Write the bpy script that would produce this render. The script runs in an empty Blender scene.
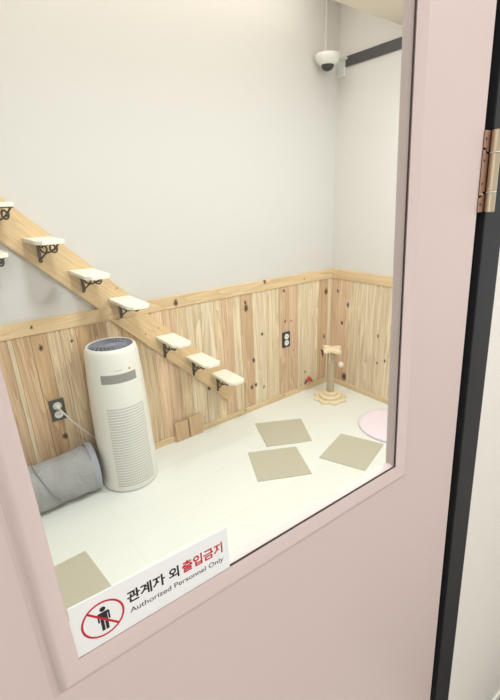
import bpy, bmesh, math, random
from mathutils import Vector, Matrix
random.seed(7)
PI = math.pi
SC = bpy.context.scene
COL = SC.collection
YB, XR = 2.266, 2.518          # faces of the wood panelling (back wall, right wall)

# ---------------------------------------------------------------- materials
def lin(r, g, b):
    f = lambda c: (c/255/12.92) if c/255 <= .04045 else ((c/255+.055)/1.055)**2.4
    return (f(r), f(g), f(b), 1)

def mat(name, col, rough=.5, metal=0, bump=0, bscale=60, var=0, vscale=8, coat=0, bdist=.003, spec=.5):
    m = bpy.data.materials.new(name); m.use_nodes = True
    nt = m.node_tree; N = nt.nodes; L = nt.links
    b = N['Principled BSDF']
    b.inputs['Base Color'].default_value = col
    b.inputs['Roughness'].default_value = rough
    b.inputs['Metallic'].default_value = metal
    b.inputs['Coat Weight'].default_value = coat
    b.inputs['Specular IOR Level'].default_value = spec
    tc = N.new('ShaderNodeTexCoord')
    if var:
        n = N.new('ShaderNodeTexNoise'); n.inputs['Scale'].default_value = vscale; n.inputs['Detail'].default_value = 4
        L.new(tc.outputs['Object'], n.inputs['Vector'])
        mx = N.new('ShaderNodeMix'); mx.data_type = 'RGBA'
        mx.inputs['A'].default_value = tuple(c*(1-var) for c in col[:3])+(1,)
        mx.inputs['B'].default_value = tuple(min(1, c*(1+var)) for c in col[:3])+(1,)
        L.new(n.outputs['Fac'], mx.inputs['Factor']); L.new(mx.outputs['Result'], b.inputs['Base Color'])
    if bump:
        n = N.new('ShaderNodeTexNoise'); n.inputs['Scale'].default_value = bscale; n.inputs['Detail'].default_value = 3
        L.new(tc.outputs['Object'], n.inputs['Vector'])
        bp = N.new('ShaderNodeBump'); bp.inputs['Strength'].default_value = bump; bp.inputs['Distance'].default_value = bdist
        L.new(n.outputs['Fac'], bp.inputs['Height']); L.new(bp.outputs['Normal'], b.inputs['Normal'])
    return m

def wood(name, col=None, grain=(45, 45, 2.2), knots=(), kaxis='x', contrast=.25, rough=.5, dist=.6):
    """grain stretched along the small-scale axis; col None reads the plank colour attribute"""
    m = bpy.data.materials.new(name); m.use_nodes = True
    nt = m.node_tree; N = nt.nodes; L = nt.links
    b = N['Principled BSDF']; b.inputs['Roughness'].default_value = rough; b.inputs['Specular IOR Level'].default_value = .3
    tc = N.new('ShaderNodeTexCoord')
    def math_(op, a, bb=None):
        n = N.new('ShaderNodeMath'); n.operation = op
        for i, v in enumerate((a, bb)):
            if v is None: continue
            if isinstance(v, (int, float)): n.inputs[i].default_value = v
            else: L.new(v, n.inputs[i])
        return n.outputs[0]
    mp = N.new('ShaderNodeMapping'); mp.inputs['Scale'].default_value = grain
    vec = tc.outputs['Object']
    if col is None:
        at = N.new('ShaderNodeAttribute'); at.attribute_name = 'plank'
        base = at.outputs['Color']
        off = N.new('ShaderNodeVectorMath'); off.operation = 'MULTIPLY_ADD'
        al = N.new('ShaderNodeCombineXYZ'); L.new(at.outputs['Alpha'], al.inputs[2]); L.new(at.outputs['Alpha'], al.inputs[1])
        off.inputs[1].default_value = (0, 9, 9); L.new(al.outputs[0], off.inputs[0]); L.new(vec, off.inputs[2])
        L.new(off.outputs[0], mp.inputs['Vector'])
    else:
        rgb = N.new('ShaderNodeRGB'); rgb.outputs[0].default_value = col; base = rgb.outputs[0]
        L.new(vec, mp.inputs['Vector'])
    n1 = N.new('ShaderNodeTexNoise'); n1.inputs['Scale'].default_value = 1; n1.inputs['Detail'].default_value = 5
    n1.inputs['Distortion'].default_value = dist; L.new(mp.outputs[0], n1.inputs['Vector'])
    n2 = N.new('ShaderNodeTexNoise'); n2.inputs['Scale'].default_value = .28; n2.inputs['Detail'].default_value = 2
    n2.inputs['Distortion'].default_value = 1.2; L.new(mp.outputs[0], n2.inputs['Vector'])
    rings = math_('FRACT', math_('MULTIPLY', n2.outputs['Fac'], 9.0))
    g = math_('ADD', math_('MULTIPLY', n1.outputs['Fac'], .65), math_('MULTIPLY', rings, .3))
    rp = N.new('ShaderNodeMapRange'); rp.inputs['From Min'].default_value = .3; rp.inputs['From Max'].default_value = .72
    rp.inputs['To Min'].default_value = 1+contrast*.55; rp.inputs['To Max'].default_value = 1-contrast
    L.new(g, rp.inputs['Value'])
    # warmer where the grain is darker
    cmb = N.new('ShaderNodeCombineColor')
    v = rp.outputs[0]
    L.new(math_('POWER', v, .8), cmb.inputs[0]); L.new(v, cmb.inputs[1]); L.new(math_('POWER', v, 1.2), cmb.inputs[2])
    mx = N.new('ShaderNodeMix'); mx.data_type = 'RGBA'; mx.blend_type = 'MULTIPLY'; mx.inputs['Factor'].default_value = 1
    L.new(base, mx.inputs['A']); L.new(cmb.outputs[0], mx.inputs['B'])
    out = mx.outputs['Result']
    if knots:
        sp = N.new('ShaderNodeSeparateXYZ'); L.new(vec, sp.inputs[0])
        a = sp.outputs[0] if kaxis == 'x' else sp.outputs[1]
        nk = N.new('ShaderNodeTexNoise'); nk.inputs['Scale'].default_value = 70; L.new(vec, nk.inputs['Vector'])
        wob = math_('MULTIPLY', math_('SUBTRACT', nk.outputs['Fac'], .5), .022)
        wa = math_('ADD', a, wob); wz = math_('SUBTRACT', sp.outputs[2], wob)
        tot = None
        for (kx, kz, kr) in knots:
            kr *= .85
            dx = math_('MULTIPLY', math_('SUBTRACT', wa, kx), 1/kr); dz = math_('MULTIPLY', math_('SUBTRACT', wz, kz), .65/kr)
            d2 = math_('ADD', math_('MULTIPLY', dx, dx), math_('MULTIPLY', dz, dz))
            w = math_('POWER', 2.718, math_('MULTIPLY', math_('MULTIPLY', d2, d2), -.8))
            tot = w if tot is None else math_('MAXIMUM', tot, w)
        k = N.new('ShaderNodeMix'); k.data_type = 'RGBA'
        k.inputs['B'].default_value = lin(70, 40, 24)
        L.new(tot, k.inputs['Factor']); L.new(out, k.inputs['A']); out = k.outputs['Result']
    L.new(out, b.inputs['Base Color'])
    bp = N.new('ShaderNodeBump'); bp.inputs['Strength'].default_value = .15; bp.inputs['Distance'].default_value = .002
    L.new(n1.outputs['Fac'], bp.inputs['Height']); L.new(bp.outputs['Normal'], b.inputs['Normal'])
    return m

def glass_mat():
    m = bpy.data.materials.new('window glass'); m.use_nodes = True
    nt = m.node_tree; N = nt.nodes; L = nt.links
    N.remove(N['Principled BSDF'])
    t = N.new('ShaderNodeBsdfTransparent'); t.inputs['Color'].default_value = (.985, .992, .985, 1)
    g = N.new('ShaderNodeBsdfGlossy'); g.inputs['Roughness'].default_value = .0
    f = N.new('ShaderNodeLayerWeight'); f.inputs['Blend'].default_value = .5      # Schlick curve, the same on both faces of the sheet
    p = N.new('ShaderNodeMath'); p.operation = 'POWER'; L.new(f.outputs['Facing'], p.inputs[0]); p.inputs[1].default_value = 5
    q = N.new('ShaderNodeMath'); q.operation = 'MULTIPLY_ADD'; L.new(p.outputs[0], q.inputs[0]); q.inputs[1].default_value = .96; q.inputs[2].default_value = .03
    mx = N.new('ShaderNodeMixShader'); L.new(q.outputs[0], mx.inputs[0]); L.new(t.outputs[0], mx.inputs[1]); L.new(g.outputs[0], mx.inputs[2])
    L.new(mx.outputs[0], N['Material Output'].inputs[0])
    return m

# ---------------------------------------------------------------- mesh helpers
class MB:
    def __init__(s): s.bm = bmesh.new()
    def absorb(s, b, M=None):
        me = bpy.data.meshes.new('tmp'); b.to_mesh(me); b.free()
        if M is not None: me.transform(M)
        s.bm.from_mesh(me); bpy.data.meshes.remove(me); return s
    def box(s, lo, hi, bevel=0, seg=2, M=None):
        b = bmesh.new(); bmesh.ops.create_cube(b, size=1)
        lo = Vector(lo); hi = Vector(hi)
        for v in b.verts: v.co = Vector(((lo[i]+hi[i])/2+v.co[i]*(hi[i]-lo[i]) for i in range(3)))
        if bevel: bmesh.ops.bevel(b, geom=b.edges[:], offset=bevel, segments=seg, affect='EDGES', profile=.5)
        return s.absorb(b, M)
    def prism(s, pts, z0, z1, bevel=0, seg=2, M=None):
        """polygon in xy, extruded in z"""
        b = bmesh.new()
        lo = [b.verts.new((p[0], p[1], z0)) for p in pts]; hi = [b.verts.new((p[0], p[1], z1)) for p in pts]
        n = len(pts)
        b.faces.new(lo[::-1]); b.faces.new(hi)
        for i in range(n): b.faces.new((lo[i], lo[(i+1) % n], hi[(i+1) % n], hi[i]))
        bmesh.ops.recalc_face_normals(b, faces=b.faces[:])
        if bevel:
            ed = [e for e in b.edges if len({round(v.co.z, 6) for v in e.verts}) == 1]
            bmesh.ops.bevel(b, geom=ed, offset=bevel, segments=seg, affect='EDGES', profile=.5)
        return s.absorb(b, M)
    def lathe(s, prof, n=48, M=None, closed=True):
        """profile of (r, z) turned around z"""
        b = bmesh.new(); rings = []
        for r, z in prof:
            rings.append([b.verts.new((max(r, 1e-4)*math.cos(2*PI*i/n), max(r, 1e-4)*math.sin(2*PI*i/n), z)) for i in range(n)])
        for a, c in zip(rings, rings[1:]):
            for i in range(n): b.faces.new((a[i], a[(i+1) % n], c[(i+1) % n], c[i]))
        if closed: b.faces.new(rings[0][::-1]); b.faces.new(rings[-1])
        bmesh.ops.recalc_face_normals(b, faces=b.faces[:])
        return s.absorb(b, M)
    def tube(s, pts, r, n=8, M=None, closed=False):
        pts = [Vector(p) for p in pts]; b = bmesh.new(); rings = []; m = len(pts)
        up = None
        for i, p in enumerate(pts):
            if closed: d = pts[(i+1) % m]-pts[i-1]
            else: d = pts[min(i+1, m-1)]-pts[max(i-1, 0)]
            d.normalize()
            if up is None:
                up = Vector((0, 0, 1)) if abs(d.z) < .9 else Vector((1, 0, 0))
            u = (up-d*up.dot(d)).normalized(); w = d.cross(u); up = u
            rr = r[i] if isinstance(r, (list, tuple)) else r
            rings.append([b.verts.new(p+(u*math.cos(2*PI*k/n)+w*math.sin(2*PI*k/n))*rr) for k in range(n)])
        prs = list(zip(rings, rings[1:]))+([(rings[-1], rings[0])] if closed else [])
        for a, c in prs:
            for k in range(n): b.faces.new((a[k], a[(k+1) % n], c[(k+1) % n], c[k]))
        if not closed: b.faces.new(rings[0][::-1]); b.faces.new(rings[-1])
        bmesh.ops.recalc_face_normals(b, faces=b.faces[:])
        return s.absorb(b, M)
    def sphere(s, c, r, seg=20, scale=(1, 1, 1), M=None):
        b = bmesh.new(); bmesh.ops.create_uvsphere(b, u_segments=seg, v_segments=seg//2+2, radius=r)
        for v in b.verts: v.co = Vector((v.co.x*scale[0], v.co.y*scale[1], v.co.z*scale[2]))+Vector(c)
        return s.absorb(b, M)
    def build(s, name, m, parent=None, smooth=None):
        me = bpy.data.meshes.new(name); s.bm.to_mesh(me); s.bm.free()
        me.materials.append(m)
        o = bpy.data.objects.new(name, me); COL.objects.link(o)
        if smooth:
            for p in me.polygons: p.use_smooth = True
            me.set_sharp_from_angle(angle=math.radians(smooth))
        if parent: o.parent = parent
        return o

def tag(o, label, cat, group=None):
    o['label'] = label; o['category'] = cat
    if group: o['group'] = group
    return o
def thing(name, label, cat, loc=(0, 0, 0), rz=0, group=None):
    o = bpy.data.objects.new(name, None); COL.objects.link(o); o.empty_display_size = .05
    o.location = loc; o.rotation_euler = (0, 0, rz)
    return tag(o, label, cat, group)
def struct(o): o['kind'] = 'structure'; return o
def dup(root, loc, label, rz=None):
    r = root.copy(); COL.objects.link(r); r.location = loc; r['label'] = label
    if rz is not None: r.rotation_euler = (0, 0, rz)
    for ch in list(root.children):
        c = ch.copy(); COL.objects.link(c); c.parent = r
        for g in list(ch.children):
            d = g.copy(); COL.objects.link(d); d.parent = c
    return r
def T(x, y, z): return Matrix.Translation((x, y, z))
def RX(a): return Matrix.Rotation(a, 4, 'X')
def RY(a): return Matrix.Rotation(a, 4, 'Y')
def RZ(a): return Matrix.Rotation(a, 4, 'Z')

# ---------------------------------------------------------------- palette
M_wall = mat('white wallpaper', lin(217, 213, 209), .85, spec=.15, bump=.06, bscale=140)
M_wallr = mat('white wallpaper right', lin(222, 217, 212), .85, spec=.15, bump=.06, bscale=140)
M_ceil = mat('ceiling paint', lin(226, 214, 196), .8)
M_corr = mat('corridor wall paint', lin(230, 226, 219), .6, bump=.05, bscale=120)
M_corrceil = mat('corridor ceiling paint', lin(225, 222, 216), .8)
M_darkfloor = mat('dark floor edging', lin(52, 50, 50), .4, var=.2)
M_corrfloor = mat('pale corridor floor', lin(214, 210, 202), .4, var=.03)
M_pink = mat('pink door paint', lin(208, 189, 185), .38, spec=.4)
M_black = mat('black rubber', lin(20, 19, 20), .6)
M_gasket = mat('dark brown rubber', lin(52, 44, 43), .6)
M_frame = mat('charcoal frame paint', lin(34, 35, 38), .5, spec=.25)
M_gap = mat('frame rebate in shadow', lin(12, 12, 13), .7)  # rebate's shadow painted in as near-black, darker than the frame paint
M_glass = glass_mat()
M_steel = mat('brushed warm steel', lin(205, 190, 165), .3, 1)
M_leaf = mat('satin hinge leaf', lin(196, 166, 150), .4, .9)
M_nylon = mat('white nylon', lin(230, 228, 220), .5)
M_white = mat('white plastic', lin(238, 236, 228), .35)
M_white2 = mat('off white plastic', lin(226, 224, 216), .4)
M_iron = mat('antique iron', lin(84, 74, 60), .45, .6, var=.3, vscale=80)
M_sign = mat('white sign plate', lin(236, 236, 236), .4)
M_ink = mat('black print', lin(22, 22, 26), .6)
M_red = mat('red print', lin(190, 22, 44), .6)
M_grey = mat('grey print', lin(70, 72, 80), .6)
M_mat = mat('beige carpet tile', lin(198, 191, 170), .95, bump=.5, bscale=400, var=.08, vscale=180, spec=.1)
M_pinkmat = mat('pale pink plush', lin(244, 229, 239), .95, bump=.4, bscale=250, var=.03, vscale=20, spec=.1)
M_fab = mat('grey nylon fabric', lin(164, 163, 162), .7, bump=1, bscale=22, var=.08, vscale=14, bdist=.012)
M_fabdark = mat('dark grey band', lin(150, 149, 146), .8)
M_fabrim = mat('blue grey rim binding', lin(166, 171, 180), .7)
M_grille = mat('dark blue grey grille', lin(150, 152, 166), .35)
M_grilledark = mat('fan well black', lin(58, 60, 74), .5)
M_disp = mat('grey display window', lin(150, 148, 144), .3)
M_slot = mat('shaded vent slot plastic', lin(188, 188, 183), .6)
M_orange = mat('orange indicator', lin(232, 130, 70), .4)
M_plate = mat('dark grey outlet plate', lin(66, 62, 58), .4)
M_plateb = mat('black outlet plate', lin(34, 33, 33), .4)
M_hole = mat('socket hole', lin(60, 58, 56), .6)
M_rope = wood('sisal rope', lin(194, 177, 149), (30, 30, 260), contrast=.25, rough=.9)
M_band = mat('charcoal wall duct', lin(58, 55, 57), .45)
M_dome = mat('smoked dome', lin(40, 38, 36), .12)
M_ball = mat('white felt ball', lin(238, 230, 212), .9, bump=.3, bscale=200)
M_toyred = mat('red felt', lin(206, 62, 34), .8)
M_toyblk = mat('black felt', lin(38, 26, 24), .8)
M_string = mat('cotton string', lin(240, 230, 208), .9)
M_feather = mat('brown feather', lin(74, 52, 36), .8)
M_screw = mat('screw head', lin(120, 95, 60), .4, .7)
M_tread = wood('pale sanded plywood', lin(246, 241, 226), (2.5, 40, 40), contrast=.05)
M_string45 = wood('pine board', lin(225, 194, 149), (2.2, 45, 45), contrast=.18, rough=.45)
M_post = wood('pale birch', lin(241, 223, 190), (30, 30, 30), contrast=.1)
M_rail = wood('pine rail', lin(227, 198, 155), (2.2, 40, 45), contrast=.2,
              knots=[(1.119, .93, .016), (1.816, .965, .012), (.325, .94, .008), (2.2, .93, .006)])
M_railr = wood('pine rail right', lin(227, 198, 155), (40, 2.2, 45), contrast=.2)
M_base = wood('pine baseboard', lin(227, 200, 159), (2.2, 40, 40), contrast=.18, knots=[(1.60, .03, .008), (1.98, .03, .006)])
M_baser = wood('pine baseboard right', lin(227, 200, 159), (40, 2.2, 40), contrast=.18)
M_block = wood('tan wood block', lin(208, 176, 138), (45, 45, 4), contrast=.2)
M_plank = wood('cedar planks', None, (48, 48, 2.0), contrast=.34, dist=.8,
    knots=[(1.651, .80, .020), (1.645, .84, .010), (1.701, .40, .013), (1.677, .19, .012), (1.715, .20, .012), (1.791, .157, .010), (1.785, .583, .010),
           (2.01, .637, .010), (2.071, .625, .007), (2.0, .87, .009), (2.452, .795, .018), (2.226, .160, .010), (.348, .824, .012), (.372, .30, .014),
           (.50, .826, .008), (1.309, .299, .012), (2.10, .38, .006), (2.44, .42, .012)])
M_plankr = wood('cedar planks right', None, (48, 48, 2.0), contrast=.32, dist=.8, kaxis='y',
    knots=[(2.09, .703, .015), (2.144, .545, .014), (2.10, .085, .026), (1.791, .517, .010), (1.782, .301, .008), (1.713, .338, .009), (2.2, .80, .012)])

# floor: pale glossy vinyl planks
def floor_mat():
    m = mat('pale vinyl floor', lin(235, 234, 220), .22, spec=.45)
    nt = m.node_tree; N = nt.nodes; L = nt.links; b = N['Principled BSDF']
    tc = N.new('ShaderNodeTexCoord')
    mp = N.new('ShaderNodeMapping'); mp.inputs['Rotation'].default_value = (0, 0, 0)
    L.new(tc.outputs['Object'], mp.inputs['Vector'])
    br = N.new('ShaderNodeTexBrick'); br.inputs['Scale'].default_value = 1
    br.inputs['Brick Width'].default_value = .9; br.inputs['Row Height'].default_value = .18
    br.inputs['Mortar Size'].default_value = .0025; br.inputs['Mortar Smooth'].default_value = .3
    br.inputs['Color1'].default_value = lin(240, 241, 234); br.inputs['Color2'].default_value = lin(237, 238, 230)
    br.inputs['Mortar'].default_value = lin(233, 234, 226)
    L.new(mp.outputs[0], br.inputs['Vector'])
    L.new(br.outputs['Color'], b.inputs['Base Color'])
    return m
M_floor = floor_mat()

# ---------------------------------------------------------------- the room
struct(MB().box((-1.0, .29, -.06), (XR+.03, YB+.03, 0)).build('floor', M_floor))
struct(MB().box((-1.0, YB+.012, 0), (XR+.1, YB+.10, 2.85)).build('wall_back', M_wall))
struct(MB().box((XR+.012, .30, 0), (XR+.10, YB+.012, 2.85)).build('wall_right', M_wallr))
struct(MB().box((-1.1, .30, 0), (-1.0, YB+.012, 2.85)).build('wall_left', M_wall))
c = MB().box((-1.0, .40, 2.455), (XR+.012, 1.80, 2.85))          # lowered ceiling in front of a raised strip along the back wall
c.box((-1.0, 1.80, 2.80), (XR+.012, YB+.012, 2.85))
struct(c.build('ceiling', M_ceil))

def planks(name, edges, cols, axis, m, z0, z1):
    """upright boards with a fine groove between them, each with its own wood colour"""
    b = MB()
    info = []
    for (e0, e1), cl in zip(zip(edges, edges[1:]), cols):
        lo, hi = min(e0, e1)+.0006, max(e0, e1)-.0006
        n0 = len(b.bm.faces)
        if axis == 'x': b.box((lo, YB, z0), (hi, YB+.0115, z1), .0015, 1)
        else: b.box((XR, lo, z0), (XR+.0115, hi, z1), .0015, 1)
        info += [(cl[0], cl[1], cl[2], random.random())]*(len(b.bm.faces)-n0)
    o = b.build(name, m)
    at = o.data.attributes.new('plank', 'FLOAT_COLOR', 'CORNER')
    for p, cl in zip(o.data.polygons, info):
        for li in p.loop_indices: at.data[li].color = cl
    return struct(o)

PALE, CREAM, TAN, PINK, BROWN, ORNG = (lin(231, 211, 178), lin(234, 215, 184), lin(225, 199, 162), lin(226, 193, 160), lin(213, 180, 143), lin(214, 177, 134))
edges = [-1.0, -.9, -.8, -.7, -.6, -.5, -.4, -.3, -.2, -.1, 0, .1, .207, .229, .308, .383, .448, .525, .603, .685, .769, .857, .95, 1.03, 1.10, 1.182,
         1.29, 1.387, 1.45, 1.537, 1.604, 1.705, 1.829, 1.949, 2.05, 2.144, 2.26, 2.369, 2.476, XR+.011]
cols = [TAN, PINK, ORNG, TAN, PALE, ORNG, TAN, BROWN, TAN, PALE, TAN, BROWN, PALE, BROWN, ORNG, TAN, TAN, ORNG, BROWN, TAN, BROWN, TAN, PINK, PINK, TAN,
        PALE, CREAM, TAN, PINK, CREAM, BROWN, CREAM, PALE, PINK, PINK, CREAM, CREAM, BROWN, CREAM]
cols = [tuple(x*k for x in c[:3]) for c in cols for k in (random.uniform(.92, 1.04),)]
planks('trim_1', edges, cols, 'x', M_plank, 0, .905)
redges = [YB, 2.192, 2.08, 1.993, 1.838, 1.719, 1.62, 1.53, 1.44, 1.33, 1.24, 1.14, 1.04, .93, .84, .73, .62, .52, .42, .30]
rcols = [PINK, PINK, PALE, CREAM, PALE, CREAM, TAN, PALE, CREAM, PINK, PALE, CREAM, TAN, PALE, CREAM, PALE, PINK, CREAM, PALE]
rcols = [tuple(x*k for x in c[:3]) for c in rcols for k in (random.uniform(.94, 1.04),)]
planks('trim_2', redges, rcols, 'y', M_plankr, 0, .905)
struct(MB().box((-1.0, YB-.008, .900), (XR+.008, YB+.012, .972), .002).build('trim_3', M_rail))
struct(MB().box((XR-.008, .31, .900), (XR+.012, YB-.008, .972), .002).build('trim_4', M_railr))
struct(MB().box((-1.0, YB-.012, 0), (XR, YB-.0005, .042), .002).build('baseboard_back', M_base))
struct(MB().box((XR-.012, .31, 0), (XR-.0005, YB-.012, .042), .002).build('baseboard_right', M_baser))

# ---------------------------------------------------------------- door wall (own orientation)
DM = Matrix(((0.9993237, 0.0367390, -0.0015477, 0.5359635), (-0.0366223, 0.9981736, 0.0480439, 0.33), (0.0033100, -0.0479548, 0.9988440, 1.0715148), (0, 0, 0, 1)))
# door coordinates: x to the right of the pane's right edge, y into the room (0 = glass), z above the pane's lower edge
PL, PT = -.5105, .80            # pane left and top
DL, DR, DB, DT = -.70, .1840, -1.055, .98
def at_door(o): o.matrix_world = DM; return o

w = MB().box((DR+.0845, -.004, -1.16), (1.9, .05, 1.5))
w.box((-1.9, -.004, -1.16), (DL-.0845, .05, 1.5)); w.box((DL-.0845, -.004, DT+.085), (DR+.0845, .05, 1.5))
struct(at_door(w.build('wall_front', M_corr)))
w = MB().box((DR+.088, -.012, -1.16), (1.9, -.0045, -1.125), .002)
struct(at_door(w.build('baseboard_front', M_white)))
# frame: face, with a recessed rebate next to the door
f = MB()
for x0, x1 in ((DR+.019, DR+.084), (DL-.084, DL-.019)): f.box((x0, -.008, -1.15), (x1, .049, DT+.084), .0015)
f.box((DL-.019, -.008, DT+.019), (DR+.019, .049, DT+.084), .0015)
struct(at_door(f.build('trim_5', M_frame)))
f = MB()
f.box((DR+.003, .012, -1.15), (DR+.0185, .048, DT+.018)); f.box((DL-.0185, .012, -1.15), (DL-.003, .048, DT+.018))
f.box((DL-.003, .012, DT+.003), (DR+.003, .048, DT+.018))
struct(at_door(f.build('trim_6', M_gap)))

door = bpy.data.objects.new('door_1', None); COL.objects.link(door); door.matrix_world = DM; struct(door)
# leaf: four rails/stiles in one flat skin around the pane
t0, t1 = -.003, .0175
d = MB()
d.box((DL, t0, DB), (PL, t1, DT)); d.box((0, t0, DB), (DR, t1, DT)); d.box((PL, t0, DB), (0, t1, 0)); d.box((PL, t0, PT), (0, t1, DT))
leaf = d.build('door_leaf', M_pink, door)
def ring_profile(prof):
    """sweep a profile of (outward offset, depth) round the pane as a mitred ring"""
    b = bmesh.new(); loops = []
    for o_, y in prof:
        loops.append([b.verts.new(p) for p in ((PL-o_, y, -o_), (o_, y, -o_), (o_, y, PT+o_), (PL-o_, y, PT+o_))])
    for a, c in zip(loops, loops[1:]):
        for i in range(4): b.faces.new((a[i], a[(i+1) % 4], c[(i+1) % 4], c[i]))
    bmesh.ops.recalc_face_normals(b, faces=b.faces[:])
    m = MB(); m.absorb(b); return m
bead = ring_profile([(.0, .0), (.0, -.0025), (.001, -.0032), (.0130, -.0105), (.0150, -.0114), (.0170, -.0110), (.0225, -.0072), (.0240, -.0052), (.0250, -.0038), (.0270, -.0038), (.0285, -.003)])
bead.build('glazing_bead', M_pink, door, 50)
gk = MB()          # the pane sits hard against the left side, so the rubber shows only below, right and above
gk.box((PL, -.0012, 0), (0, 0, .0020)); gk.box((-.0020, -.0012, .0020), (0, 0, PT-.0020)); gk.box((PL, -.0012, PT-.0020), (0, 0, PT))
gk.build('gasket', M_gasket, door)
MB().box((PL+.0002, .0003, .0002), (-.0002, .005, PT-.0002)).build('glass_pane', M_glass, door)
# hinge
h = bpy.data.objects.new('hinge', None); COL.objects.link(h); h.parent = door; h.location = (-.0032, 0, 0)
hx, hy, z0, z1 = .2060, -.0135, .3985, .5205
ks = [(z0, z0+.0300), (z0+.0318, z1-.0335), (z1-.0317, z1)]
for a, c in ks:
    MB().lathe([(.0068, a), (.0077, a+.001), (.0077, c-.001), (.0068, c)], 24, T(hx, hy, 0)).build('knuckle', M_steel, h, 40)
for zc in (z0+.0309, z1-.0326):
    MB().lathe([(.0080, zc-.0008), (.0080, zc+.0008)], 24, T(hx, hy, 0)).build('bearing_ring', M_nylon, h, 40)
lf = MB()
XZ = RX(PI/2)                       # prism xy -> door xz
def leafp(pts): lf.prism(pts, .0045, .0065, M=XZ)
leafp([(.1860, z0+.001), (.2010, z0+.001), (.2010, z0+.029), (.1950, z0+.029), (.1905, z0+.0235), (.1860, z0+.0235)])
leafp([(.1860, z0+.0265), (.1900, z0+.0265), (.1945, z0+.032), (.2010, z0+.032), (.2010, z1-.034), (.1945, z1-.034), (.1900, z1-.0285), (.1860, z1-.0285)])
leafp([(.1860, z1-.0255), (.1905, z1-.0255), (.1950, z1-.031), (.2010, z1-.031), (.2010, z1-.001), (.1860, z1-.001)])
lf.build('hinge_leaf', M_leaf, h)
for zz in (z0+.013, z0+.044, z0+.078, z1-.013):
    MB().lathe([(.0018, 0), (.0022, .0004), (.0016, .001)], 14, T(.1890, -.0064, zz)@RX(PI/2)).build('screw', M_iron, h)

# ---------------------------------------------------------------- sign on the glass
sg = thing('warning_sign', 'white no-entry sign with Korean and English lettering on the door glass', 'sign')
sg.matrix_world = DM @ T(-.5105, -.0016, .0002) @ RY(math.radians(1.2)) @ RX(PI/2)   # sign xy -> door xz, z towards the viewer
SW, SH = .1812, .0635
plate = [(0, 0), (SW, 0), (SW, SH), (0, SH)]
MB().prism(plate, -.0009, 0).build('plate', M_sign, sg)
cx, cy, cr = .0295, .0308, .0218
r = MB(); b = bmesh.new(); n = 64
o1 = [b.verts.new((cx+cr*math.cos(2*PI*i/n), cy+cr*math.sin(2*PI*i/n), .00012)) for i in range(n)]
o2 = [b.verts.new((cx+(cr-.0022)*math.cos(2*PI*i/n), cy+(cr-.0022)*math.sin(2*PI*i/n), .00012)) for i in range(n)]
for i in range(n): b.faces.new((o1[i], o1[(i+1) % n], o2[(i+1) % n], o2[i]))
r.absorb(b)
a = math.radians(-47); ca, sa = math.cos(a), math.sin(a)
rot = lambda x, y: (cx+x*ca-y*sa, cy+x*sa+y*ca)
L_ = cr-.0015
b = bmesh.new(); b.faces.new([b.verts.new((*rot(x, y), .00014)) for x, y in ((-L_, -.0012), (L_, -.0012), (L_, .0012), (-L_, .0012))]); r.absorb(b)
r.build('prohibition_symbol', M_red, sg)
pg = MB()
def flat(pts, z=.00008):
    b = bmesh.new(); f = b.faces.new([b.verts.new((x, y, z)) for x, y in pts])
    if f.normal.z < 0 or True:
        f.normal_update()
        if f.normal.z < 0: f.normal_flip()
    pg.absorb(b)
px, py = cx+.0008, cy-.0002
flat([(px+.0030*math.cos(2*PI*i/20), py+.0122+.0030*math.sin(2*PI*i/20)) for i in range(20)])
flat([(px-.0062, py+.0075), (px-.0048, py+.0086), (px+.0048, py+.0086), (px+.0062, py+.0075), (px+.0062, py-.0030), (px+.0044, py-.0030), (px+.0044, py+.0052),
      (px+.0038, py+.0052), (px+.0038, py-.0020), (px-.0038, py-.0020), (px-.0038, py+.0052), (px-.0044, py+.0052), (px-.0044, py-.0030), (px-.0062, py-.0030)])
flat([(px-.0038, py-.0019), (px-.0004, py-.0019), (px-.0004, py-.0148), (px-.0036, py-.0148)])
flat([(px+.0004, py-.0019), (px+.0038, py-.0019), (px+.0036, py-.0148), (px+.0004, py-.0148)])
pg.build('pictogram', M_ink, sg)
def text(name, s, x, y, size, wid, m, off=0, space=1.0):
    cu = bpy.data.curves.new(name, 'FONT'); cu.body = s; cu.size = size; cu.offset = off; cu.space_character = space
    to = bpy.data.objects.new('tmp', cu); COL.objects.link(to)
    bpy.context.view_layer.update()
    me = bpy.data.meshes.new_from_object(to.evaluated_get(bpy.context.evaluated_depsgraph_get()))
    bpy.data.objects.remove(to); bpy.data.curves.remove(cu)
    xs = [v.co.x for v in me.vertices]; ys = [v.co.y for v in me.vertices]
    k = wid/(max(xs)-min(xs)); x0, y0 = min(xs), min(ys)
    for v in me.vertices: v.co = Vector(((v.co.x-x0)*k+x, (v.co.y-y0)*(size_h(name)/(max(ys)-y0))+y, .0001))
    me.materials.clear(); me.materials.append(m); me.name = name
    o = bpy.data.objects.new(name, me); COL.objects.link(o); o.parent = sg
    return o
def size_h(n): return {'korean_lettering': .0155, 'red_korean_lettering': .0155, 'english_lettering': .0088}[n]
text('korean_lettering', '관계자 외', .0555, .0316, 1, .0600, M_ink, .03)
text('red_korean_lettering', '출입금지', .1195, .0316, 1, .0535, M_red, .03)['label'] = 'red Korean lettering'
text('english_lettering', 'Authorized Personnel Only', .0565, .0165, 1, .1165, M_grey, .010)

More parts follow.
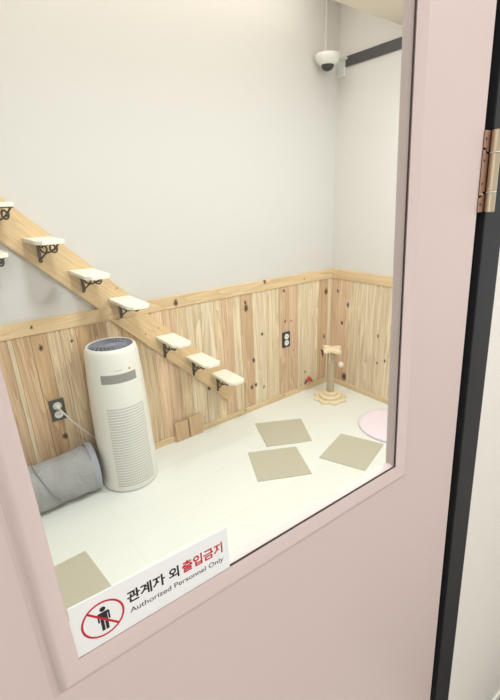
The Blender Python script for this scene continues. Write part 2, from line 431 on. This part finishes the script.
# ---------------------------------------------------------------- cat stairs
def board45(name, label, pts, m, screws):
    """flat board on the wall; built along its own grain so the pattern follows the 45 degree slope"""
    t = thing(name, label, 'board', (pts[0][0], YB-.0105, pts[0][1]), 0)
    R = RY(math.radians(45))                     # local x runs down the slope
    ob = bpy.data.objects.new('tmp', None)
    inv = R.inverted()
    loc = [inv @ Vector((x-pts[0][0], 0, z-pts[0][1])) for x, z in pts]
    b = MB().prism([(p.x, p.z) for p in loc], -.0095, .0095, .0015, M=RX(PI/2))
    o = b.build('plank', m, t); o.rotation_euler = (0, math.radians(45), 0)
    for x, z in screws:
        MB().lathe([(.004, 0), (.0045, .0006), (.003, .0012)], 14, T(x-pts[0][0], -.0094, z-pts[0][1])@RX(PI/2)).build('screw', M_screw, t)
    bpy.data.objects.remove(ob)
    return t
U1, U0 = 1.865, 1.635
tu = board45('stringer_board', 'upper diagonal pine board on the white wall carrying the higher cat steps',
        [(-.25, U1+.25), (U1-.9725, .9725), (U0-.9725, .9725), (-.25, U0+.25)], M_string45, [(.42, 1.36), (.60, 1.12), (.70, 1.12), (.775, 1.07), (.79, 1.0)])
tu.location.y = YB+.0005
tl = board45('stringer_board', 'lower diagonal pine board on the wood panelling carrying the three lowest cat steps',
        [(.930, .8995), (1.524, .300), (1.524, .235), (1.445, .172), (.7165, .8995)], M_string45, [(.985, .80), (1.06, .66), (.90, .78), (1.21, .47), (1.38, .31)])
FY = YB-.0205                                    # face that the step brackets are screwed to

TW, CH = .118, .030
def spiral(c, r0, turns, a0, sgn=1, n=30):
    return [(0, c[0]+(r0*(1-.62*i/n))*math.cos(a0+sgn*turns*2*PI*i/n), c[1]+(r0*(1-.62*i/n))*math.sin(a0+sgn*turns*2*PI*i/n)) for i in range(n+1)]
def make_step(label, x, y, z, TD, k):
    """tread on an ornate iron bracket; k stretches the bracket to the depth of the tread"""
    st = thing('cat_step', label, 'step', (x, y, z), 0, 'cat steps on the diagonal boards')
    MB().prism([(-TW/2, -.001), (-TW/2, -TD+CH), (-TW/2+CH*.75, -TD), (TW/2-CH*.75, -TD), (TW/2, -TD+CH), (TW/2, -.001)], -.017, 0, .002).build('tread', M_tread, st)
    b = MB().box((-.008, -.006, -.112), (.008, -.0005, -.0175), .001)
    b.box((-.008, -.138*k, -.0225), (.008, -.0005, -.0175), .001)
    b.lathe([(.010, 0), (.009, .004)], 14, T(0, -.0005, -.112)@RX(PI/2))
    br = b.build('bracket', M_iron, st); br.rotation_euler = (0, 0, math.radians(20 if k > 1 else 14)); br.location = (-.012 if k == 1 else 0, 0, .0045 if k == 1 else 0); br.scale = (1, 1, 1.25 if k == 1 else 1)
    K = Matrix.Diagonal((1, k, 1, 1))
    for pts, r in ((spiral((-.036, -.052), .027, 1.35, PI*.8, -1), .0042), (spiral((-.090, -.046), .024, 1.35, PI*.9, 1), .0042),
                   ([(0, -.006, -.102), (0, -.020, -.092), (0, -.040, -.074), (0, -.068, -.066), (0, -.098, -.050), (0, -.122, -.030), (0, -.130, -.022)], .0042)):
        MB().tube([(p[0], p[1]*k, p[2]) for p in pts], r, 8).build('scroll', M_iron, br, 60)
    return st
lo = make_step('pale wooden lowest cat step near the end of the lower board', 1.379, FY, .413, .245, 1.0)
for x, z, lb in [(1.204, .580, 'second lowest cat step, on the lower diagonal board'), (1.018, .753, 'third lowest cat step, topmost on the lower diagonal board')]:
    dup(lo, (x, FY, z), 'pale wooden '+lb)
hi = make_step('pale wooden cat step just above the pine rail, behind the top of the air purifier', .778, YB-.0095, 1.0225, .30, 1.35)
for x, z, lb in [(.602, 1.195, 'second lowest cat step on the upper board, first above the rail step'),
                 (.427, 1.366, 'second highest cat step, below the one cut by the left edge'),
                 (.262, 1.522, 'highest cat step at the left edge of the view')]:
    dup(hi, (x, YB-.0095, z), 'pale wooden '+lb)
dup(hi, (.205, YB+.0115, 1.327), 'lone pale cat step at the left edge, on the wall below the upper board')

# ---------------------------------------------------------------- air purifier
pu = thing('air_purifier', 'tall white tapered tower air purifier standing against the wood panelling', 'air purifier', (.643, 2.096, 0), math.radians(-9))
pu.scale = (1, 1, 1.015)
MB().lathe([(.144, .0), (.151, .004), (.154, .012)], 64).build('foot', M_white2, pu, 40)
prof = [(.154, .012), (.1555, .03), (.1555, .10), (.1545, .2), (.1515, .35), (.148, .5), (.143, .63), (.138, .71), (.1345, .760), (.131, .786), (.126, .800), (.119, .8075), (.1145, .808), (.1125, .805), (.112, .788)]
MB().lathe(prof, 72, closed=False).build('body', M_white, pu, 60)
def rad(z):
    for (r0, a), (r1, c) in zip(prof, prof[1:]):
        if a <= z <= c: return r0+(r1-r0)*(z-a)/(c-a)
    return .12
MB().lathe([(.1122, .785), (.1122, .788), (.02, .788), (.001, .788)], 64).build('fan_well', M_grilledark, pu)
g = MB()
for k in range(20):                                  # curved louvres of the round outlet
    a0 = 2*PI*k/20
    g.tube([((.022+.088*i/8)*math.cos(a0+.9*i/8), (.022+.088*i/8)*math.sin(a0+.9*i/8), .8005+.004*math.sin(PI*i/8)) for i in range(9)], .0030, 6)
for rr in (.048, .080, .1105):
    g.tube([(rr*math.cos(2*PI*i/48), rr*math.sin(2*PI*i/48), .802) for i in range(48)], .0024, 6, closed=True)
g.lathe([(.026, .790), (.026, .804), (.020, .807), (.001, .808)], 32)
g.build('outlet_grille', M_grille, pu, 50)
def patch(a0, a1, z0, z1, off, na=12, nz=3, thick=.0015, shrink=0, corner=0):
    b = bmesh.new(); V = []
    for j in range(nz+1):
        z = z0+(z1-z0)*j/nz
        V.append([b.verts.new(((rad(z)+off)*math.sin(a0+(a1-a0)*i/na), -(rad(z)+off)*math.cos(a0+(a1-a0)*i/na), z)) for i in range(na+1)])
    for j in range(nz):
        for i in range(na): b.faces.new((V[j][i], V[j][i+1], V[j+1][i+1], V[j+1][i]))
    bmesh.ops.recalc_face_normals(b, faces=b.faces[:])
    ex = bmesh.ops.solidify(b, geom=b.faces[:], thickness=thick)
    return b
q = MB(); q.absorb(patch(-.66, .66, .641, .687, .001)); q.build('display_window', M_disp, pu)
q = MB()
rows, cs = 30, 19
for j in range(rows):
    z = .045+(.50-.045)*j/(rows-1)
    for i in range(cs):
        a = -.62+1.40*(i+.5)/cs
        q.absorb(patch(a-.024, a+.024, z-.0042, z+.0042, .0004, 1, 1, .0006))
q.build('front_vents', M_slot, pu)
q = MB(); q.lathe([(.006, 0), (.006, .002), (.004, .003)], 20, T((rad(.705)-.001)*math.sin(.42), -(rad(.705)-.001)*math.cos(.42), .705)@RZ(.42)@RX(PI/2)); q.build('indicator', M_orange, pu)
q = MB(); q.absorb(patch(-.14, .14, .7045, .7075, .0004, 6, 1, .0006)); q.build('nameplate', M_slot, pu)

# ---------------------------------------------------------------- outlets and cord
def outlet(x, z, label, m):
    t = thing('wall_outlet', label, 'outlet', (x, YB, z), 0)
    MB().box((-.038, -.011, -.061), (.038, 0, .061), .004).build('cover_plate', m, t)
    for dz in (.025, -.025):
        sk = MB().lathe([(.022, 0), (.022, .003), (.0195, .0035), (.0185, .0005), (.001, .0005)], 28, T(0, -.011, dz)@RX(PI/2)).build('socket', M_white, t, 40)
        hl = MB()
        for dx in (-.0075, .0075): hl.lathe([(.0028, 0), (.0028, .0012)], 12, T(dx, -.0112, dz)@RX(PI/2))
        hl.build('pin_holes', M_hole, sk)
    return t
outlet(.363, .468, 'dark grey double wall outlet with a white plug in it', M_plate)
outlet(2.015, .490, 'small black double wall outlet with two empty white sockets', M_plateb)
pc = thing('power_cord', 'white power cord and plug running from the grey outlet towards the air purifier', 'cord', (.363, YB-.0155, .493), 0)
MB().lathe([(.016, 0), (.017, .004), (.015, .016), (.009, .024), (.006, .034)], 20, RX(PI/2)).build('plug', M_white, pc, 50)
pts = []
P0, P1, P2, P3 = Vector((0, -.032, 0)), Vector((.03, -.06, -.06)), Vector((.09, -.025, -.17)), Vector((.19, -.012, -.30))
for i in range(25):
    u = i/24; pts.append(P0*(1-u)**3+P1*3*u*(1-u)**2+P2*3*u*u*(1-u)+P3*u**3)
MB().tube(pts, .0038, 8).build('cable', M_white, pc, 60)

# ---------------------------------------------------------------- cat tunnel
tn = thing('cat_tunnel', 'grey fabric cat tunnel lying on the floor left of the air purifier', 'cat tunnel', (.462, 2.132, 0), 0)
rng = random.Random(3)
def tube_cloth(x0, x1, r, nx, na, amp):
    b = bmesh.new(); V = []
    ph = [rng.uniform(0, 6.28) for _ in range(8)]
    for i in range(nx+1):
        x = x0+(x1-x0)*i/nx; row = []
        sag = .010*math.sin(PI*((x-x0)/.30 % 1))
        for k in range(na):
            a = 2*PI*k/na
            rr = r - sag*(.6+.4*math.sin(a)) + amp*(math.sin(46*x+3*a+ph[0])*.5+math.sin(25*x-5*a+ph[1])*.6+math.sin(70*x+2*a+ph[2])*.3)*(1 if abs(x-x1) > .02 else .2)
            y = rr*math.cos(a)*.86; z = max(rr*math.sin(a)+r, .003)
            row.append(b.verts.new((x, y+.005*(x1-x), z)))
        V.append(row)
    for i in range(nx):
        for k in range(na): b.faces.new((V[i][k], V[i][(k+1) % na], V[i+1][(k+1) % na], V[i+1][k]))
    bmesh.ops.recalc_face_normals(b, faces=b.faces[:])
    bmesh.ops.solidify(b, geom=b.faces[:], thickness=.002)
    return b
q = MB(); q.absorb(tube_cloth(-.95, -.004, .132, 220, 100, .0055)); q.build('fabric_sleeve', M_fab, tn, 80)
q = MB(); q.tube([(.0, .114*math.cos(2*PI*i/64), .1390+.1355*math.sin(2*PI*i/64)) for i in range(64)], .0035, 10, closed=True)
b = bmesh.new()
R1 = [b.verts.new((-.026, .114*math.cos(2*PI*i/64)+.001, .1365+.1315*math.sin(2*PI*i/64))) for i in range(64)]
R2 = [b.verts.new((0, .1175*math.cos(2*PI*i/64), .1395+.1375*math.sin(2*PI*i/64))) for i in range(64)]
for i in range(64): b.faces.new((R1[i], R1[(i+1) % 64], R2[(i+1) % 64], R2[i]))
bmesh.ops.recalc_face_normals(b, faces=b.faces[:]); q.absorb(b)
q.build('end_hoop', M_fabrim, tn, 70)
q = MB()                                            # spiral wire seam showing as a darker strip
q.tube([(-.24-.05*math.sin(a)*1.0, .1145*math.cos(a)+.001, .132*math.sin(a)+.132) for a in [PI*.35+PI*1.05*i/40 for i in range(41)]], .0028, 8)
q.build('spiral_wire', M_fabdark, tn, 70)

# ---------------------------------------------------------------- mats
def quad_mat(label, c, group):
    cx_ = sum(p[0] for p in c)/4; cy_ = sum(p[1] for p in c)/4
    o = MB().prism([(p[0]-cx_, p[1]-cy_) for p in c], 0, .005, .0015).build('floor_mat', M_mat)
    o.location = (cx_, cy_, 0)
    return tag(o, label, 'mat', group)
G = 'beige carpet tiles on the floor'
quad_mat('square beige carpet tile closest to the panelled back wall, left of the scratching post', [(1.56, 2.089), (1.856, 1.926), (1.708, 1.667), (1.438, 1.806)], G)
quad_mat('square beige carpet tile in the middle, just in front of the farthest tile', [(1.305, 1.832), (1.58, 1.684), (1.458, 1.419), (1.175, 1.565)], G)
quad_mat('square beige carpet tile beside the pink round mat', [(1.917, 1.601), (2.025, 1.336), (1.712, 1.239), (1.604, 1.504)], G)
quad_mat('square beige carpet tile behind the no-entry sign, nearest the door', [(.258, 1.689), (.290, 1.385), (-.020, 1.370), (-.045, 1.685)], G)
o = MB().lathe([(.224, 0), (.231, .004), (.232, .010), (.228, .016), (.20, .0185), (.1, .0175), (.001, .017)], 64).build('round_mat', M_pinkmat, None, 60)
o.location = (2.262, 1.437, 0); tag(o, 'pale pink round plush mat on the floor by the right wall', 'mat')

# ---------------------------------------------------------------- scratching post
sp = thing('scratching_post', 'small sisal scratching post with flower shaped wooden base in the corner', 'scratching post', (2.263, 2.018, 0), .3)
fl = lambda R, A, n, k, p=0: [((R+A*math.cos(k*2*PI*i/n+p))*math.cos(2*PI*i/n), (R+A*math.cos(k*2*PI*i/n+p))*math.sin(2*PI*i/n)) for i in range(n)]
MB().prism(fl(.125, .011, 96, 8), 0, .016, .003).build('base', M_post, sp, 40)
MB().lathe([(.084, .016), (.087, .020), (.087, .036), (.083, .040)], 48).build('base_ring', M_post, sp, 40)
MB().lathe([(.053, .040), (.056, .044), (.056, .060), (.052, .064)], 48).build('base_ring', M_post, sp, 40)
pr = []
for i in range(66):
    z = .064+.336*i/65; pr += [(.0285, z), (.0305, z+.0026)]
MB().lathe(pr, 28).build('sisal_column', M_rope, sp, 70)
MB().prism(fl(.068, .022, 96, 4, PI*.5), .400, .424, .004).build('top_plate', M_post, sp, 40)
s = MB(); lx, ly = .060, -.052
s.tube([(lx, ly, .402), (lx, ly, .300)], .0032, 6); s.build('string', M_string, sp)
MB().sphere((lx, ly, .278), .024, 20).build('hanging_ball', M_ball, sp, 80)
s = MB(); s.tube([(-.055, -.012, .402), (-.057, -.012, .32)], .0022, 6); s.build('string', M_string, sp)
s = MB()
for k in range(9):
    a = -2.7+.12*k
    s.tube([(-.072, .022, .415), (-.088+.004*math.cos(k), .034+.003*math.sin(k*2), .424-.005*k), (-.100, .046-.003*k, .438-.008*k)], [.0025, .005, .0012], 6)
s.build('feather_tuft', M_feather, sp, 60)

# ---------------------------------------------------------------- small red toy
ty = thing('cat_toy', 'tiny red and black winged cat toy fixed low on the wood panelling', 'toy', (2.258, YB-.0005, .055), 0)
MB().sphere((0, -.014, .032), .016, 18, (1.8, .8, 1.2)).sphere((.0, -.014, .052), .008, 12).build('body', M_toyred, ty, 80)
for sgn in (-1, 1):
    MB().prism([(sgn*.006, .035), (sgn*.030, .030), (sgn*.048, .004), (sgn*.040, .000), (sgn*.022, .014)], .006, .012, .001, M=RX(PI/2)).build('wing', M_toyblk, ty)

# ---------------------------------------------------------------- wood blocks at the foot of the panelling
def block(x0, x1, h, label):
    o = MB().box((0, -.018, 0), (x1-x0, 0, h), .002).build('wood_block', M_block); o.location = (x0, YB-.0125, 0)
    return tag(o, label, 'wood block', 'wood blocks against the baseboard')
block(1.018, 1.112, .138, 'left tan wood block standing against the baseboard, nearer the air purifier')
block(1.122, 1.221, .146, 'right tan wood block standing against the baseboard, under the lowest cat steps')

# ---------------------------------------------------------------- security camera, conduit, duct
cm = thing('security_camera', 'white dome security camera on a bracket high in the room corner', 'security camera', (2.332, 2.195, 2.335), 0)
MB().box((.180, .015, -.055), (.199, .080, .050), .005).build('wall_bracket', M_white, cm)
a = MB(); a.box((-.01, -.010, .034), (.185, .055, .048), .004); a.build('bracket_arm', M_white2, cm)
MB().lathe([(.076, .036), (.080, .031), (.080, .016), (.075, .004), (.064, -.010), (.048, -.021), (.042, -.023)], 40).build('housing', M_white, cm, 50)
MB().lathe([(.042, -.022), (.041, -.030), (.036, -.041), (.026, -.050), (.012, -.056), (.001, -.057)], 36).build('dome', M_dome, cm, 60)
o = MB().box((-.007, -.010, 0), (.007, 0, .42), .002).build('cable_conduit', M_white2); o.location = (2.395, YB+.0118, 2.388)
tag(o, 'thin white cable conduit rising up the back wall above the security camera', 'conduit')
o = MB().box((-.012, -1.65, -.030), (0, 0, .030), .002).build('cable_duct', M_band); o.location = (XR+.0118, 2.205, 2.360)
tag(o, 'long charcoal cable duct high on the right wall beside the security camera', 'cable duct')

# ---------------------------------------------------------------- corridor on the viewer's side
struct(MB().box((-2.6, -1.9, -.16), (5.2, .27, -.085)).build('floor_corridor', M_corrfloor))
struct(MB().box((.93, -.10, -.0845), (1.9, .25, -.082)).build('trim_7', M_darkfloor))
struct(MB().box((-2.6, -1.9, 2.52), (5.2, .38, 2.6)).build('ceiling_corridor', M_corrceil))
struct(MB().box((-2.6, -1.98, -.16), (5.2, -1.9, 2.6)).build('wall_corridor', M_corr))

# ---------------------------------------------------------------- light
def area(name, loc, rot, sx, sy, power, col=(1, 1, 1)):
    l = bpy.data.lights.new(name, 'AREA'); l.shape = 'RECTANGLE'; l.size = sx; l.size_y = sy; l.energy = power; l.color = col
    o = bpy.data.objects.new(name, l); COL.objects.link(o); o.location = loc; o.rotation_euler = rot
    return o
area('ceiling_light', (1.85, .85, 2.45), (0, 0, 0), .35, .35, 22, (.90, .975, 1))
area('ceiling_light', (.50, .90, 2.45), (0, 0, 0), .22, .22, 20, (.90, .975, 1))
area('recess_fill_light', (.9, 2.02, 2.79), (0, 0, 0), 2.6, .2, 9, (.97, .96, .92))  # added fill without a real fitting, lifts the upper walls in the recess
area('corridor_light', (.7, -.66, 2.50), (0, 0, 0), 2.2, .36, 28, (.96, .985, 1))
w = bpy.data.worlds.new('World'); SC.world = w; w.use_nodes = True
w.node_tree.nodes['Background'].inputs[0].default_value = (1, 1, 1, 1)
w.node_tree.nodes['Background'].inputs[1].default_value = 1.3

# ---------------------------------------------------------------- camera
f, CX, CY = 414.92, 258.99, 350.81
yaw, pit, rol = (math.radians(v) for v in (-37.7192, 19.9327, -1.7481))
fwd = Vector((-math.sin(yaw)*math.cos(pit), math.cos(yaw)*math.cos(pit), -math.sin(pit)))
rt = Vector((math.cos(yaw), math.sin(yaw), 0)); up = rt.cross(fwd)
r2 = rt*math.cos(rol)+up*math.sin(rol); u2 = -rt*math.sin(rol)+up*math.cos(rol)
cam = bpy.data.cameras.new('Camera'); co = bpy.data.objects.new('Camera', cam); COL.objects.link(co)
cam.sensor_fit = 'HORIZONTAL'; cam.sensor_width = 36; cam.lens = f*36/500
cam.shift_x = -(CX-250)/500; cam.shift_y = (CY-350)/500; cam.clip_start = .01
M3 = Matrix((r2, u2, -fwd)).transposed()
co.matrix_world = Matrix.Translation((0, 0, 1.5)) @ M3.to_4x4()
SC.camera = co
vs = SC.view_settings
vs.view_transform = 'Standard'; vs.look = 'None'; vs.gamma = 1; vs.exposure = 0; vs.use_curve_mapping = False
